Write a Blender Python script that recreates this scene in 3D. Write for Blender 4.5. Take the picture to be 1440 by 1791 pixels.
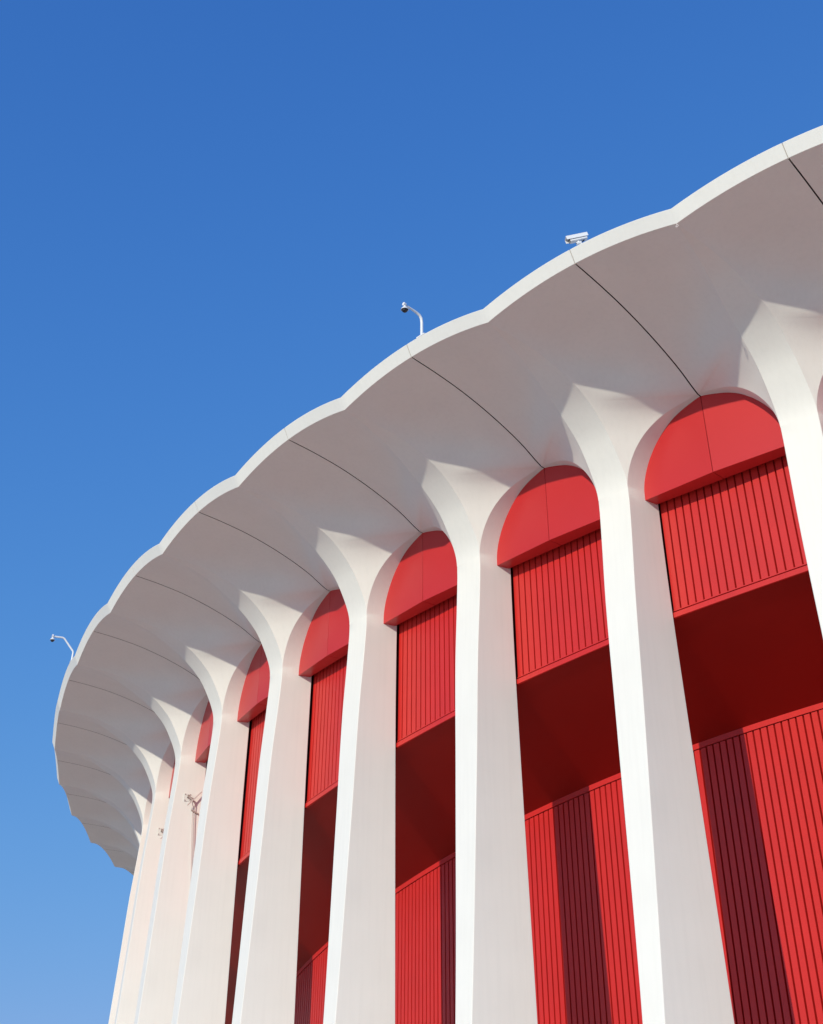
import bpy, bmesh, math, random
from mathutils import Vector, Matrix
random.seed(7)
for o in list(bpy.data.objects): bpy.data.objects.remove(o)
C = bpy.context.scene.collection
PI = math.pi
D = 2*PI/80                      # one bay of the round building
ZG = 1.6                         # eye height; heights below were measured from the eye

# ---------------------------------------------------------------- camera
cam = bpy.data.cameras.new('camera'); co = bpy.data.objects.new('camera', cam); C.objects.link(co)
az, dist, yaw, pit, rol = 0.069519, 79.8291, -2.448661, 0.691745, 0.009127
F = Vector((math.cos(yaw)*math.cos(pit), math.sin(yaw)*math.cos(pit), math.sin(pit)))
S0 = Vector((math.sin(yaw), -math.cos(yaw), 0)); U0 = S0.cross(F)
S = math.cos(rol)*S0+math.sin(rol)*U0; U = -math.sin(rol)*S0+math.cos(rol)*U0
M = Matrix((S, U, -F)).transposed().to_4x4()
M.translation = Vector((dist*math.cos(az), dist*math.sin(az), ZG))
co.matrix_world = M
cam.sensor_fit = 'HORIZONTAL'; cam.sensor_width = 36
cam.lens = 2188.58/1440*36; cam.shift_y = -505.43/1440
cam.clip_end = 5000
sc = bpy.context.scene; sc.camera = co

# ---------------------------------------------------------------- light
SUN_AZ, SUN_EL = math.radians(7.0), math.radians(20.0)
w = bpy.data.worlds.new('World'); sc.world = w; w.use_nodes = True
nt = w.node_tree; bg = nt.nodes['Background']
sky = nt.nodes.new('ShaderNodeTexSky'); sky.sky_type = 'NISHITA'; sky.sun_disc = False
sky.sun_elevation = SUN_EL; sky.sun_rotation = PI/2-SUN_AZ
sky.altitude = 0; sky.air_density = 1.0; sky.dust_density = 0.0; sky.ozone_density = 8.0
# film response of the photograph's deep blue sky: c*a/(1+c*b) per channel
A_, B_ = (.150/.205, .278/.205, .56/.205), (.14, .45, .62)
v1 = nt.nodes.new('ShaderNodeVectorMath'); v1.operation = 'MULTIPLY'; v1.inputs[1].default_value = A_
v2 = nt.nodes.new('ShaderNodeVectorMath'); v2.operation = 'MULTIPLY_ADD'; v2.inputs[1].default_value = B_; v2.inputs[2].default_value = (1, 1, 1)
v3 = nt.nodes.new('ShaderNodeVectorMath'); v3.operation = 'DIVIDE'
nt.links.new(sky.outputs[0], v1.inputs[0]); nt.links.new(sky.outputs[0], v2.inputs[0])
nt.links.new(v1.outputs[0], v3.inputs[0]); nt.links.new(v2.outputs[0], v3.inputs[1])
# the bright glow round the low sun, behind the camera, keeps its full strength
sx = nt.nodes.new('ShaderNodeSeparateXYZ'); nt.links.new(sky.outputs[0], sx.inputs[0])
gl = nt.nodes.new('ShaderNodeMapRange'); gl.inputs[1].default_value = 4.0; gl.inputs[2].default_value = 12.0
gl.inputs[3].default_value = 0.0; gl.inputs[4].default_value = 0.8
nt.links.new(sx.outputs[1], gl.inputs[0])
v4 = nt.nodes.new('ShaderNodeVectorMath'); v4.operation = 'SCALE'
nt.links.new(sky.outputs[0], v4.inputs[0]); nt.links.new(gl.outputs[0], v4.inputs['Scale'])
v5 = nt.nodes.new('ShaderNodeVectorMath'); v5.operation = 'ADD'
nt.links.new(v3.outputs[0], v5.inputs[0]); nt.links.new(v4.outputs[0], v5.inputs[1])
nt.links.new(v5.outputs[0], bg.inputs[0]); bg.inputs[1].default_value = 0.15
sl = bpy.data.lights.new('sun', 'SUN'); so = bpy.data.objects.new('sun', sl); C.objects.link(so)
sl.energy = 2.32; sl.angle = math.radians(0.5); sl.color = (1.0, 0.94, 0.79)
sd = Vector((math.cos(SUN_EL)*math.cos(SUN_AZ), math.cos(SUN_EL)*math.sin(SUN_AZ), math.sin(SUN_EL)))
so.rotation_euler = sd.to_track_quat('Z', 'Y').to_euler()
so.location = (120, 20, 60)
sc.view_settings.view_transform = 'Standard'; sc.view_settings.look = 'None'
sc.view_settings.exposure = 0.5; sc.view_settings.gamma = 1.0
sc.render.engine = 'CYCLES'
sc.cycles.max_bounces = 8; sc.cycles.diffuse_bounces = 6

# ---------------------------------------------------------------- materials
def mat(name, col, rough=.5, var=.06, scale=3.0, bump=.0, bscale=60, metallic=0, spec=.5, streak=0.0):
    m = bpy.data.materials.new(name); m.use_nodes = True
    n = m.node_tree.nodes; l = m.node_tree.links; b = n['Principled BSDF']
    tc = n.new('ShaderNodeTexCoord')
    no = n.new('ShaderNodeTexNoise'); no.inputs['Scale'].default_value = scale; no.inputs['Detail'].default_value = 6
    l.new(tc.outputs['Object'], no.inputs['Vector'])
    mr = n.new('ShaderNodeMapRange'); mr.inputs[1].default_value = .3; mr.inputs[2].default_value = .7
    mr.inputs[3].default_value = 1-var; mr.inputs[4].default_value = 1+var*.4
    l.new(no.outputs['Fac'], mr.inputs[0])
    fac = mr.outputs[0]
    if streak:
        mp = n.new('ShaderNodeMapping'); mp.inputs['Scale'].default_value = (5, 5, .25)
        l.new(tc.outputs['Object'], mp.inputs[0])
        n2 = n.new('ShaderNodeTexNoise'); n2.inputs['Scale'].default_value = 2.2; n2.inputs['Detail'].default_value = 8
        l.new(mp.outputs[0], n2.inputs['Vector'])
        m2 = n.new('ShaderNodeMapRange'); m2.inputs[1].default_value = .45; m2.inputs[2].default_value = .75
        m2.inputs[3].default_value = 1; m2.inputs[4].default_value = 1-streak
        l.new(n2.outputs['Fac'], m2.inputs[0])
        mm = n.new('ShaderNodeMath'); mm.operation = 'MULTIPLY'
        l.new(fac, mm.inputs[0]); l.new(m2.outputs[0], mm.inputs[1]); fac = mm.outputs[0]
    mx = n.new('ShaderNodeVectorMath'); mx.operation = 'SCALE'
    mx.inputs[0].default_value = col; l.new(fac, mx.inputs['Scale'])
    l.new(mx.outputs[0], b.inputs['Base Color'])
    b.inputs['Roughness'].default_value = rough; b.inputs['Metallic'].default_value = metallic
    b.inputs['Specular IOR Level'].default_value = spec
    if bump:
        nb = n.new('ShaderNodeTexNoise'); nb.inputs['Scale'].default_value = bscale; nb.inputs['Detail'].default_value = 4
        l.new(tc.outputs['Object'], nb.inputs['Vector'])
        bp = n.new('ShaderNodeBump'); bp.inputs['Strength'].default_value = bump; bp.inputs['Distance'].default_value = .01
        l.new(nb.outputs['Fac'], bp.inputs['Height']); l.new(bp.outputs[0], b.inputs['Normal'])
    return m
WHITE = mat('white_paint', (.80, .79, .735), .6, .03, .8, .15, 40, spec=.3, streak=.03)
RED = mat('red_ribbed_metal', (.565, .020, .015), .42, .06, 1.5, .05, 3, spec=.5, streak=.05)
SOFF = mat('red_soffit', (.27, .007, .004), .5, .05, .6, spec=.2)  # darker than the wall red: deep underside shade put into the base colour
REDP = mat('red_panel', (.51, .022, .022), .37, .04, .6, .04, 2, spec=.5)
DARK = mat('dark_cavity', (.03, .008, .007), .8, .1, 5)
SEAL = mat('joint_sealant', (.42, .38, .33), .8, .1, 5)
ROOF = mat('roof_membrane', (.5, .5, .48), .8, .1, .3)
GROUND = mat('concrete_paving', (.56, .475, .36), .33, .12, .15, .0, 8, spec=1.0)
# saw-cut slab joints and uneven polish of the plaza
_n = GROUND.node_tree.nodes; _l = GROUND.node_tree.links; _b = _n['Principled BSDF']
_br = _n.new('ShaderNodeTexBrick'); _br.offset = 0; _br.inputs['Scale'].default_value = 1
_br.inputs['Brick Width'].default_value = 4; _br.inputs['Row Height'].default_value = 4; _br.inputs['Mortar Size'].default_value = .012
_br.inputs['Color1'].default_value = (1, 1, 1, 1); _br.inputs['Color2'].default_value = (.93, .93, .93, 1); _br.inputs['Mortar'].default_value = (.35, .34, .33, 1)
_tc = _n.new('ShaderNodeTexCoord'); _l.new(_tc.outputs['Object'], _br.inputs['Vector'])
_mx = _n.new('ShaderNodeVectorMath'); _mx.operation = 'MULTIPLY'
_l.new(_b.inputs['Base Color'].links[0].from_socket, _mx.inputs[0]); _l.new(_br.outputs['Color'], _mx.inputs[1]); _l.new(_mx.outputs[0], _b.inputs['Base Color'])
_no = _n.new('ShaderNodeTexNoise'); _no.inputs['Scale'].default_value = 1.3; _no.inputs['Detail'].default_value = 8; _l.new(_tc.outputs['Object'], _no.inputs['Vector'])
_mr = _n.new('ShaderNodeMapRange'); _mr.inputs[1].default_value = .3; _mr.inputs[2].default_value = .7; _mr.inputs[3].default_value = .27; _mr.inputs[4].default_value = .45
_l.new(_no.outputs['Fac'], _mr.inputs[0]); _l.new(_mr.outputs[0], _b.inputs['Roughness'])
METAL = mat('white_coated_metal', (.78, .79, .80), .35, .02, 5)
SHADE = mat('smoked_dome', (.015, .016, .02), .12, .02, 5)
GREYM = mat('painted_conduit', (.62, .56, .52), .5, .05, 5)
RUST = mat('dark_steel', (.40, .33, .29), .6, .15, 20)

# ---------------------------------------------------------------- helpers
def mesh(name, verts, faces, m, parent=None, sharp=30, keep=False):
    me = bpy.data.meshes.new(name); me.from_pydata([tuple(v) for v in verts], [], faces)
    me.materials.append(m)
    me.update()
    bm = bmesh.new(); bm.from_mesh(me); bmesh.ops.remove_doubles(bm, verts=bm.verts, dist=1e-5)
    if not keep: bmesh.ops.recalc_face_normals(bm, faces=bm.faces)
    bm.to_mesh(me); bm.free()
    for p in me.polygons: p.use_smooth = True
    me.set_sharp_from_angle(angle=math.radians(sharp))
    o = bpy.data.objects.new(name, me); C.objects.link(o)
    if parent: o.parent = parent
    return o
def empty(name, loc=(0, 0, 0)):
    o = bpy.data.objects.new(name, None); C.objects.link(o); o.location = loc; return o
def tag(o, label=None, cat=None, group=None, kind=None):
    if label: o['label'] = label
    if cat: o['category'] = cat
    if group: o['group'] = group
    if kind: o['kind'] = kind
def P(r, th, z): return Vector((r*math.cos(th), r*math.sin(th), z+ZG))
def W2(w_, r, z, th):            # bay frame: w to the right along the wall, r outward
    n = Vector((math.cos(th), math.sin(th), 0)); t = Vector((-math.sin(th), math.cos(th), 0))
    return n*r+t*w_+Vector((0, 0, z+ZG))
class MB:
    def __init__(s): s.v = []; s.f = []
    def grid(s, rows, ref=None):
        if ref:                  # turn the whole grid so that its faces look along ref
            c = Vector((0, 0, 0))
            for i in range(len(rows)-1):
                for j in range(len(rows[0])-1): c += (rows[i+1][j+1]-rows[i][j]).cross(rows[i+1][j]-rows[i][j+1])*-1
            if c.dot(Vector(ref)) < 0: rows = [r[::-1] for r in rows]
        b = len(s.v); n = len(rows[0])
        for r in rows: s.v += r
        for i in range(len(rows)-1):
            for j in range(n-1): s.f.append((b+i*n+j, b+i*n+j+1, b+(i+1)*n+j+1, b+(i+1)*n+j))
    def face(s, pts):
        b = len(s.v); s.v += pts; s.f.append(tuple(range(b, b+len(pts))))
    def hexa(s, p):              # p: 4 lower, 4 upper
        b = len(s.v); s.v += p
        for q in ((0, 3, 2, 1), (4, 5, 6, 7), (0, 1, 5, 4), (1, 2, 6, 5), (2, 3, 7, 6), (3, 0, 4, 7)): s.f.append(tuple(b+i for i in q))
    def tube(s, pts, rad, n=12, cap=True):
        pts = [Vector(p) for p in pts]; rads = rad if isinstance(rad, list) else [rad]*len(pts)
        up = None; rings = []
        for i, p in enumerate(pts):
            d = (pts[min(i+1, len(pts)-1)]-pts[max(i-1, 0)]).normalized()
            if up is None: up = d.orthogonal().normalized()
            up = (up-d*up.dot(d)).normalized(); sd_ = d.cross(up)
            rings.append([p+(up*math.cos(a)+sd_*math.sin(a))*rads[i] for a in [2*PI*k/n for k in range(n)]])
        b = len(s.v)
        for r in rings: s.v += r
        for i in range(len(rings)-1):
            for k in range(n): s.f.append((b+i*n+k, b+i*n+(k+1) % n, b+(i+1)*n+(k+1) % n, b+(i+1)*n+k))
        if cap:
            s.f.append(tuple(b+k for k in range(n))[::-1]); s.f.append(tuple(b+(len(rings)-1)*n+k for k in range(n)))
    def box(s, c, ax, ay, az_, hx, hy, hz):
        c = Vector(c); p = []
        for z in (-1, 1):
            for x, y in ((-1, -1), (1, -1), (1, 1), (-1, 1)): p.append(c+ax*hx*x+ay*hy*y+az_*hz*z)
        s.hexa(p)
    def build(s, name, m, parent=None, sharp=30, keep=False): return mesh(name, s.v, s.f, m, parent, sharp, keep)
def interp(tab, x):              # smooth (Catmull) table interpolation, x ascending
    n = len(tab)
    if x <= tab[0][0]: return tab[0][1]
    if x >= tab[-1][0]: return tab[-1][1]
    for i in range(n-1):
        if tab[i][0] <= x <= tab[i+1][0]: break
    x0, y0 = tab[i]; x1, y1 = tab[i+1]; h = x1-x0; t = (x-x0)/h
    m0 = (y1-tab[i-1][1])/(x1-tab[i-1][0]) if i > 0 else (y1-y0)/h
    m1 = (tab[i+2][1]-y0)/(tab[i+2][0]-x0) if i < n-2 else (y1-y0)/h
    return (2*t**3-3*t**2+1)*y0+(t**3-2*t**2+t)*h*m0+(-2*t**3+3*t**2)*y1+(t**3-t**2)*h*m1

# ---------------------------------------------------------------- profiles of the precast unit
ZS = 12.86                       # spring of the arches
shaft_r = [(-1.6, 58.92), (3.2, 58.58), (8, 58.38), (10.4, 58.30), (12, 58.20), (ZS, 58.17), (13.2, 58.235)]
front_hw = [(-1.6, .16), (3.2, .232), (8, .34), (10.4, .385), (12, .405), (ZS, .41), (13.2, .41)]
rear_hw = [(-1.6, .82), (3.2, .72), (8, .60), (10.4, .55), (12, .54), (ZS, .547)]
# crease: parameter, radius, height, half width
CR = [(-.24, 58.20, 12.0, .405), (0, 58.17, 12.86, .41), (.10, 58.235, 13.20, .41), (.22, 58.47, 13.68, .405), (.33, 58.76, 14.11, .40), (.46, 59.25, 14.57, .40),
      (.57, 59.72, 14.87, .37), (.72, 60.50, 15.235, .25), (.86, 61.30, 15.44, .115), (1, 62.0, 15.545, .002)]
cr_r = [(a, b) for a, b, c, d in CR]; cr_z = [(a, c) for a, b, c, d in CR]; cr_w = [(a, d) for a, b, c, d in CR]
# joint line above the arch crown
JR = [(0, 57.85, 14.57), (.18, 58.55, 14.95), (.4, 59.45, 15.30), (.62, 60.4, 15.57), (.82, 61.25, 15.73), (1, 62.0, 15.83)]
jr_r = [(a, b) for a, b, c in JR]; jr_z = [(a, c) for a, b, c in JR]
HB = D/2
GAP = .015
def crease(v): r = interp(cr_r, v); return (r, interp(cr_w, v)/r, interp(cr_z, v))
def joint(v): r = interp(jr_r, v); return (r, HB-GAP/r, interp(jr_z, v))
AF = HB*58.17-.41                # half width of the opening at the front edge
# level lines of the vault: straight from the crease (or roof edge) to the joint, cut off by the arch
RJ = [(12.86, 57.3), (13.2, 56.5), (13.5, 56.0), (13.7, 56.1), (13.9, 56.45), (14.12, 56.8), (14.41, 57.37), (14.57, 57.85), (14.95, 58.55), (15.30, 59.45), (15.57, 60.4), (15.73, 61.25), (15.83, 62.0)]
ZA, ZC, ZT = 14.57, 15.545, 15.83
def crease_at(z):
    lo, hi = 0.0, 1.0
    for _ in range(40):
        m = (lo+hi)/2
        if interp(cr_z, m) < z: lo = m
        else: hi = m
    return lo
def fasc(u): return (62.0, (HB-GAP/62)*u, ZC+.285*(1-(1-u)**2))
def left_edge(z):
    if z <= ZC: v = crease_at(z); r = interp(cr_r, v); return r, interp(cr_w, v)/r
    u = 1-math.sqrt(max(0, 1-(z-ZC)/.285)); return 62.0, fasc(u)[1]
def arch_cyl(phi):               # front face of the arch wall
    q = min(1, max(0, (HB-phi)*58.17/AF0)); return 58.17-.32*(1-q*q)**2.5
AF0 = HB*58.17-.41
def level(z, s_):                # s_: 0 crease .. 1 arch edge / joint
    rl, pl = left_edge(z); rj = interp(RJ, z); pj = HB-GAP/max(rj, 57)
    k = min(1, max(0, (z-14.62)/.75)); k = k*k*(3-2*k)*(.95-.45*min(1, max(0, (z-15.5)/.33)))
    def f(t): return rl+(rj-rl)*((1-k)*t+k*(1-(1-t)**2.5)), pl+(pj-pl)*t
    tm = 1.0
    if z < ZA-1e-6:
        lo, hi = 0.0, 1.0
        for _ in range(40):
            m = (lo+hi)/2; r, p = f(m)
            if r > arch_cyl(p): lo = m
            else: hi = m
        tm = lo
    r, p = f(tm*s_)
    if tm < 1:                   # ease the lines onto the round arch
        q = (z-ZS)/(ZA-ZS); pe = HB-max(GAP, AF0*max(0, 1-q**1.78)**(1/1.85))/58.12; pe = max(pe, .41/58.17)
        r1, p1 = f(tm); k5 = min(1, max(0, (q-.75)/.25)); k4 = s_**1.6*(1-.55*k5*k5*(3-2*k5))
        r += (arch_cyl(pe)-r1)*k4; p += (pe-p1)*k4
    return (r, p, z)
def archf(u):                    # arch edge, u 0 spring .. 1 crown
    if u <= 0: return (58.17, .41/58.17, ZS)
    if u >= 1: return (57.85, HB-GAP/57.85, ZA)
    return level(ZS+(ZA-ZS)*math.sin(u*PI/2), 1)
def archr(u):
    f = archf(u); h0 = HB-.41/58.17; hr = (HB*57.3-.547)/57.3
    return (57.3, HB-max((HB-f[1])*hr/h0, GAP/57.3), ZS+(f[2]-ZS)*.965)

# ---------------------------------------------------------------- arena
arena = empty('arena')
tag(arena, 'round white arena with tapering arched columns, scalloped overhanging roof edge and red ribbed walls', 'arena')

def column_mesh(parent):
    b = MB(); N = 40
    L, Rr, Fr = [], [], []
    for i in range(N+1):
        z = -1.6+(ZS+1.6)*(i/N)**.8
        r = interp(shaft_r, z); hw = interp(front_hw, z); hr = interp(rear_hw, z)
        f = (r-57.75)/(r-57.3)
        for s, lst in ((-1, L), (1, Rr)):
            lst.append([P(r, s*hw/r, z), P(57.75, s*(hw/r+(hr/57.3-hw/r)*f), z), P(57.3, s*hr/57.3, z)])
        Fr.append([P(r, -hw/r, z), P(r, 0, z), P(r, hw/r, z)])
    for s, rows in ((-1, L), (1, Rr)):
        for i in range(1, 33):   # the side runs on into the underside of the arch
            u = i/32; f = archf(u); q = archr(u); m = (f[0]-57.75)/(f[0]-57.3)
            rows.append([P(f[0], s*f[1], f[2]), P(57.75, s*(f[1]+(q[1]-f[1])*m), f[2]+(q[2]-f[2])*m), P(q[0], s*q[1], q[2])])
    b.grid(L, (0, -1, -.01)); b.grid(Rr, (0, 1, -.01))
    for i in range(1, 49):
        v = (i/48)**1.3; r, t, z = 0, 0, 0
        r = interp(cr_r, v); t = interp(cr_w, v)/r; z = interp(cr_z, v); Fr.append([P(r, -t, z), P(r, 0, z), P(r, t, z)])
    b.grid(Fr, (1, 0, -.2))
    b.grid([[q[0][2], q[1][2]] for q in zip(L, Rr)], (-1, 0, 0))
    o = b.build('column', WHITE, parent, 28, True)
    mod = o.modifiers.new('edge', 'BEVEL'); mod.width = .012; mod.segments = 2; mod.limit_method = 'ANGLE'; mod.angle_limit = math.radians(35)
    mod.harden_normals = False
    return o
def vault_mesh(s, parent):
    b = MB(); N = 22; rows = []
    lv = [('a', i/32) for i in range(33)]+[('j', i/14) for i in range(1, 15)]+[('f', i/14) for i in range(1, 15)]
    for kind, q in lv:
        if kind == 'a': z = ZS+(ZA-ZS)*math.sin(q*PI/2)
        elif kind == 'j': z = ZA+(ZC-ZA)*(1-(1-q)**1.5)
        else: z = ZC+(ZT-ZC)*(1-(1-q)**2)
        if kind == 'a' and q == 0: row = [P(58.17, s*.41/58.17, ZS)]*(N+1)
        elif kind == 'f' and q == 1: r, th, z = joint(1); row = [P(62.0, s*th, z)]*(N+1)
        else:
            row = []
            for i in range(N+1): r, th, zz = level(z, i/N) if not (kind == 'a' and i == N) else archf(q); row.append(P(r, s*th, zz))
        rows.append(row)
    b.grid(rows); rows = rows[32:]
    # edge of the shell inside the joint
    return b.build('vault_shell', WHITE, parent, 50)
def fascia_mesh(parent):
    b = MB(); N = 20
    us = [i/N-1 for i in range(2*N+1)]
    def pt(u, dr, dz):
        r, th, z = fasc(abs(u)); g = .006/62 if abs(u) == 1 else 0
        return P(r+dr, math.copysign(th+g, u), z+dz)
    prof = [(-.02, .0), (.0, -.004), (.006, .0), (.145, .272), (.140, .284), (.125, .288), (-.25, .275)]
    rows = [[pt(u, dr, dz) for u in us] for dr, dz in prof]
    rows.append([P(60.0, math.copysign(fasc(abs(u))[1], u), 15.80) for u in us])
    b.grid(rows)
    for e in (0, -1): b.face([rows[i][e] for i in range(len(prof))]+[pt(us[e], -.25, 0)])
    return b.build('fascia', WHITE, parent, 22)
def seal_mesh():
    b = MB(); rows = []
    for i in range(25):
        r, th, z = joint(i/24); r -= .0 if i < 24 else .02
        rows.append([P(r, -.03/r, z+.05), P(r, .03/r, z+.05)])
    b.grid(rows)
    for q in (-1, 1):
        b.grid([[P(r, q*GAP/r, z+.001) for r, th, z in map(joint, [i/24 for i in range(24)]+[.999])], [P(r, q*GAP/r, z+.2) for r, th, z in map(joint, [i/24 for i in range(24)]+[.999])]])
    b.grid([[P(57.2, -.02/57.2, 14.60), P(57.2, .02/57.2, 14.60)], rows[0]])
    o = b.build('joint_seal', DARK, arena)
    b = MB(); b.grid([[P(61.99, -.01/62, 15.82), P(61.99, .01/62, 15.82)], [P(62.135, -.01/62, 16.10), P(62.135, .01/62, 16.10)], [P(61.9, -.01/62, 16.10), P(61.9, .01/62, 16.10)]])
    b.build('sealant', SEAL, o); return o

first = column_mesh(arena)
kids = [vault_mesh(1, first), vault_mesh(-1, first), fascia_mesh(first)]
KMIN, KMAX = -10, 21
for k in range(KMIN, KMAX):
    th = -(k+.5)*D
    if k == KMIN: c = first
    else:
        c = first.copy(); C.objects.link(c)
        for q in kids:
            d = q.copy(); C.objects.link(d); d.parent = c
    c.rotation_euler = (0, 0, th)

seal0 = seal_mesh()
for k in range(KMIN+1, KMAX):
    if k == KMIN+1: c = seal0
    else:
        c = seal0.copy(); C.objects.link(c); d = seal0.children[0].copy(); C.objects.link(d); d.parent = c
    c.rotation_euler = (0, 0, -k*D)

def arch_panel(k):
    th = -k*D; b = MB(); a = 1.80; z0 = 12.86; bb = 1.70; zb = 12.717
    for s in (-1, 1):
        N = 24; cols = []
        for i in range(N+1):
            x = .006+(a-.006)*math.sin(i/N*PI/2)
            zt = z0+bb*max(0, 1-(x/a)**1.85)**(1/1.75)
            rr = 57.745-.085*x/a
            cols.append((x, rr, zt))
        fr_t = [W2(s*x, r, zt, th) for x, r, zt in cols]; fr_b = [W2(s*x, r, zb, th) for x, r, zt in cols]
        bk_t = [W2(s*x*.985, 57.33, zt-.02, th) for x, r, zt in cols]; bk_b = [W2(s*x*.985, 57.33, zb, th) for x, r, zt in cols]
        b.grid([fr_t, fr_b]); b.grid([fr_b, bk_b]); b.grid([bk_b, bk_t])
        b.face([fr_t[0], fr_b[0], bk_b[0], bk_t[0]]); b.face([fr_t[-1], fr_b[-1], bk_b[-1], bk_t[-1]])
    o = b.build('arch_panel', REDP, arena, 30)
    mod = o.modifiers.new('edge', 'BEVEL'); mod.width = .006; mod.segments = 1; mod.limit_method = 'ANGLE'; mod.angle_limit = math.radians(40)
    return o
def zU(th):                      # lower edge of the upper wall dips away from its crown
    s = abs(-th/D)*4.5; return 10.31-.0027*min(s, 40)**2
def zW(th):
    s = abs(-th/D)*4.25; return 9.055-.0034*min(s, 40)**2
def rib_profile(n, pitch, groove=.05, depth=.05):   # list of (x, recess)
    out = []
    for i in range(n):
        x = i*pitch; out += [(x+.002, 0), (x+pitch-groove-.004, 0), (x+pitch-groove+.006, depth), (x+pitch-.008, depth)]
    out.append((n*pitch, 0)); return out
def upper_wall(k):
    th = -k*D; b = MB(); hw = 1.71; R = 57.2; n = 18; pitch = 2*hw/n
    pr = rib_profile(n, pitch, .033, .11)
    def zb(x): return zU(th+x/57.2)
    tops = [W2(-hw+x, R-d, 13.1, th) for x, d in pr]
    bots = [W2(-hw+x, R-d, zb(-hw+x)+.15, th) for x, d in pr]
    b.grid([tops, bots])
    for e in (0, -1):
        x = -hw if e == 0 else hw
        b.face([tops[e], bots[e], W2(x, R-.16, zb(x)+.15, th), W2(x, R-.16, 13.1, th)])
    o = b.build('ribbed_panel', RED, arena, 20)
    t = MB()
    def bar(z0, z1, r0, r1):
        N = 6; xs = [-hw+2*hw*i/N for i in range(N+1)]
        prof = [(r0, z0), (r1, z0), (r1, z1), (r0, z1), (r0, z0)]
        t.grid([[W2(x, r, zb(x)+z, th) for x in xs] for r, z in prof])
        for x in (-hw, hw): t.face([W2(x, r, zb(x)+z, th) for r, z in prof[:4]])
    bar(.135, .155, R-.10, R+.02); bar(.098, .137, R-.13, R-.09); bar(-.005, .10, R-.12, R+.045)
    mesh('trim', t.v, t.f, RED, o, 30)
    return o
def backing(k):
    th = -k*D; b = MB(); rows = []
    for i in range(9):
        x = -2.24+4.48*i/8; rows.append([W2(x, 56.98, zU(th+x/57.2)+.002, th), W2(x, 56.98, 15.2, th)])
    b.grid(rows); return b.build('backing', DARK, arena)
for k in range(KMIN+1, KMAX):
    arch_panel(k); upper_wall(k); backing(k)
# sloped soffit under the stands, one piece per bay
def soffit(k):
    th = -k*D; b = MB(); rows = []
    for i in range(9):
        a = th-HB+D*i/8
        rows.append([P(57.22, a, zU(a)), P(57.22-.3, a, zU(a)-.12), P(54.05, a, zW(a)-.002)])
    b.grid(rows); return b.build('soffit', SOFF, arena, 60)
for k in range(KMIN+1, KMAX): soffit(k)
# lower ribbed wall
def lower_wall(k):
    th = -k*D; R = 54.03; n = 24; b = MB(); pa = D/n
    cols = []
    for i in range(n):
        a = th-HB+i*pa; g = .036/R; s = .006/R
        cols += [(a+s*.3, 0), (a+pa-g-s, 0), (a+pa-g, .12), (a+pa-s, .12)]
    cols.append((th+HB, 0))
    tops = [P(R-d, a, zW(a)-.132) for a, d in cols]; bots = [P(R-d, a, -1.6) for a, d in cols]
    b.grid([tops, bots]); o = b.build('ribbed_wall', RED, arena, 20)
    t = MB(); N = 6
    rows = [[], [], [], []]
    for i in range(N+1):
        a = th-HB+D*i/N; z = zW(a)
        rows[0].append(P(R-.06, a, z)); rows[1].append(P(R+.02, a, z)); rows[2].append(P(R+.02, a, z-.115)); rows[3].append(P(R-.06, a, z-.115))
    rows.append([P(R-.11, th-HB+D*i/N, zW(th-HB+D*i/N)-.115) for i in range(N+1)]); rows.append([P(R-.11, th-HB+D*i/N, zW(th-HB+D*i/N)-.2) for i in range(N+1)])
    t.grid(rows); t.build('trim', RED, o)
    return o
for k in range(KMIN+1, KMAX): lower_wall(k)
# roof and the plain rest of the drum
b = MB(); n = 160
for i in range(n):
    a0, a1 = 2*PI*i/n, 2*PI*(i+1)/n
    b.face([P(0, 0, 16.6), P(30, a0, 16.3), P(30, a1, 16.3)])
    b.face([P(30, a0, 16.3), P(60.02, a0, 15.80), P(60.02, a1, 15.80), P(30, a1, 16.3)])
b.build('roof', ROOF, arena, 60)
b = MB(); a0 = -(KMIN+.5)*D; a1 = -(KMAX-.5)*D+2*PI
rows = []
for i in range(97):
    a = a0+(a1-a0)*i/96; rows.append([P(58.2, a, -1.6), P(58.2, a, 13.5), P(59.4, a, 15.0), P(62.0, a, 15.6), P(62.15, a, 15.95), P(60.0, a, 15.8)])
b.grid(rows); b.build('rear_wall', WHITE, arena, 30)

# ---------------------------------------------------------------- ground
b = MB(); n = 96; rows = []
for i in range(n+1):
    a = 2*PI*i/n; rows.append([Vector((r*math.cos(a), r*math.sin(a), 0)) for r in (0.0, 20, 55, 70, 100, 200, 600, 2000)])
b.grid(rows); g = b.build('ground', GROUND, None, 60); tag(g, kind='structure')

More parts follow.
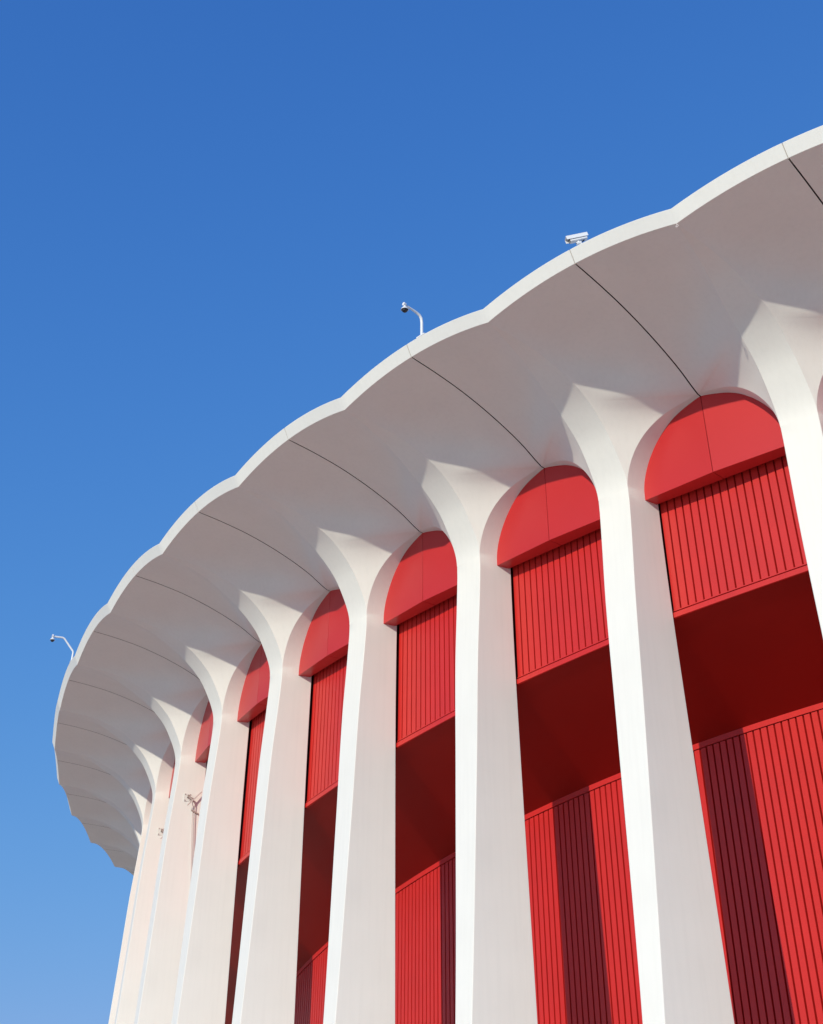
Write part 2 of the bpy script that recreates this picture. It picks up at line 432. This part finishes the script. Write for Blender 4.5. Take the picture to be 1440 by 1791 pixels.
# ---------------------------------------------------------------- roof-edge cameras
def frame(th, loc): return Matrix.Translation(loc) @ Matrix.Rotation(th, 4, 'Z')   # x outward, y to the right along the edge
def edge_top(k):
    q = (k-.5) % 1; u = min(q, 1-q)*2; return 15.545+.285*(1-(1-u)**2)+.288
X, Y, Z = Vector((1, 0, 0)), Vector((0, 1, 0)), Vector((0, 0, 1))
def dome(b, c, r, lo, hi, n=20, m=8):
    rows = []
    for i in range(m+1):
        a = lo+(hi-lo)*i/m; rows.append([c+Vector((r*math.cos(a)*math.cos(2*PI*j/n), r*math.cos(a)*math.sin(2*PI*j/n), r*math.sin(a))) for j in range(n+1)])
    b.grid(rows)
def dome_camera(k, pts, rad, drop, dr, label):
    th = -k*D; zt = edge_top(k)
    t = empty('dome_camera'); t.matrix_world = frame(th, P(62.1, th, zt)); tag(t, label, 'security camera', 'dome cameras on the roof edge')
    b = MB(); b.tube(pts, rad, 14); b.build('pole', METAL, t, 60)
    b = MB(); b.box((-.02, 0, .012), X, Y, Z, .07, .13, .014)
    for y in (-.10, .10): b.tube([(-.02, y, .02), (-.02, y, .05)], .012, 8)
    b.build('base_plate', METAL, t)
    e = Vector(pts[-1]); c = e+Vector((-.015, 0, -drop))
    b = MB(); b.tube([e+Vector((-.03, 0, .01)), e+Vector((.03, 0, .015))], rad[-1]*1.9 if isinstance(rad, list) else rad*1.5, 12)
    b.tube([e+Vector((-.01, 0, 0)), c+Vector((0, 0, dr*.75))], [dr*.28, dr*.42], 12); b.build('arm_cap', METAL, t, 50)
    b = MB(); rows = []
    for rr, zz in ((.35, .80), (.62, .66), (.86, .36), (1.0, .02), (1.02, -.06), (.93, -.06)):
        rows.append([c+Vector((dr*rr*math.cos(2*PI*j/20), dr*rr*math.sin(2*PI*j/20), dr*zz)) for j in range(21)])
    b.grid(rows); b.build('housing', METAL, t, 40)
    b = MB(); dome(b, c+Vector((0, 0, -.04*dr)), dr*.82, -PI/2, 0); b.build('lens_dome', SHADE, t, 60)
dome_camera(1.905, [(0, 0, 0), (0, 0, .38), (.015, 0, .49), (.07, 0, .56), (.18, 0, .595), (.32, 0, .615), (.54, 0, .63)], [.036, .036, .035, .033, .030, .026, .022], .13, .088,
            'white dome security camera on a curved pole standing on the roof edge')
dome_camera(6.75, [(0, 0, 0), (0, 0, .33), (.02, 0, .38), (.38, 0, .77), (.44, 0, .80), (.80, 0, .80)], [.034, .034, .034, .032, .032, .03], .13, .085,
            'white dome security camera on a sharply bent arm at the far left roof edge')
# bullet camera
k = .965; th = -k*D
t = empty('bullet_camera'); t.matrix_world = frame(th, P(61.95, th, edge_top(k)))
tag(t, 'white bullet security camera with dark front window standing on the roof edge above a joint', 'security camera')
ax = Vector((.68, -.68, -.27)).normalized(); sx = ax.cross(Z).normalized(); uz = sx.cross(ax)
c0 = Vector((.10, 0, .235))
b = MB()
b.box(c0, ax, sx, uz, .19, .056, .052); ob = b.build('housing', METAL, t)
md = ob.modifiers.new('edge', 'BEVEL'); md.width = .014; md.segments = 3
b = MB()
for q in (-1, 1): b.box(c0+sx*.073*q+uz*.035+ax*.02, ax, sx, uz, .235, .004, .04)
b.box(c0+uz*.078+ax*.02, ax, sx, uz, .235, .078, .005); b.build('sun_shield', METAL, t)
b = MB(); b.box(c0+ax*.193, ax, sx, uz, .004, .048, .044); b.build('window', SHADE, t)
b = MB(); b.tube([c0-uz*.05+ax*.02, c0-uz*.11+ax*.02], .028, 12)
b.tube([c0-uz*.105+ax*.075, c0-uz*.105-ax*.03], .033, 14); b.tube([c0-uz*.12-ax*.02, Vector((.02, .05, 0))], .024, 10)
b.box((.02, .05, .008), X, Y, Z, .06, .07, .01); b.build('mount', METAL, t, 40)
b = MB(); b.tube([c0-uz*.105+ax*.0755, c0-uz*.105+ax*.082], .012, 10); b.tube([c0-uz*.05-ax*.12, c0-uz*.09-ax*.06], .012, 8); b.build('cable_gland', SHADE, t)
# small eye bolt hanging at a scallop tip
th = -.5*D; b = MB(); c = P(62.0, th, 15.51)
b.tube([c+Vector((0, 0, .05)), c], .010, 8)
b.tube([c+Vector((0, .025*math.sin(a), -.03+.025*math.cos(a))) for a in [2*PI*i/14 for i in range(15)]], .009, 6)
o = b.build('eye_bolt', GREYM); tag(o, 'small eye bolt hanging under the tip between two roof scallops, upper right', 'eye bolt')
# ---------------------------------------------------------------- bracket and conduits on two far columns
def bracket(k, label):
    th = -k*D; t = empty('conduit_bracket'); t.matrix_world = frame(th, P(57.8, th, 11.6)+Vector((-math.sin(th), math.cos(th), 0))*.468)
    tag(t, label, 'bracket', 'conduit brackets on the column sides')
    b = MB(); b.box((0, .006, 0), X, Y, Z, .115, .006, .12); b.build('plate', WHITE, t)
    for x in (-.085, .085):
        for z in (-.09, .09):
            b = MB(); b.tube([(x, .01, z), (x, .035, z)], .013, 6); b.build('bolt', RUST, t)
    b = MB(); b.box((-.02, .07, .02), X, Y, Z, .04, .07, .035); b.tube([(-.03, .12, .0), (-.16, .16, -.10)], .03, 8); b.tube([(-.10, .15, -.06), (-.20, .14, -.16)], .025, 8); b.build('arm', RUST, t, 40)
    b = MB(); b.box((-.21, .17, -.05), Vector((-.68, 0, .73)), Vector((.73, 0, .68)), Y, .31, .018, .018); b.build('strut', GREYM, t)
    b = MB(); b.box((-.28, .11, -.45), Vector((-.93, 0, -.36)), Vector((-.36, 0, .93)), Y, .14, .016, .03); b.build('cross_bar', RUST, t)
    for x in (-.20, -.27):
        b = MB(); b.tube([(x+.05, .12, -.16), (x+.01, .10, -.26), (x, .09, -.36), (x-.03, .10, -.9), (x-.16, .13, -2.2), (x-.34, .17, -5), (x-.36, .42, -13)], .012, 8); b.build('conduit', GREYM, t, 60)
bracket(6.5, 'steel bracket with strut and conduits on a far white column, right one of the pair')
bracket(7.5, 'partly hidden steel bracket with bolts on the farther white column, left one of the pair')
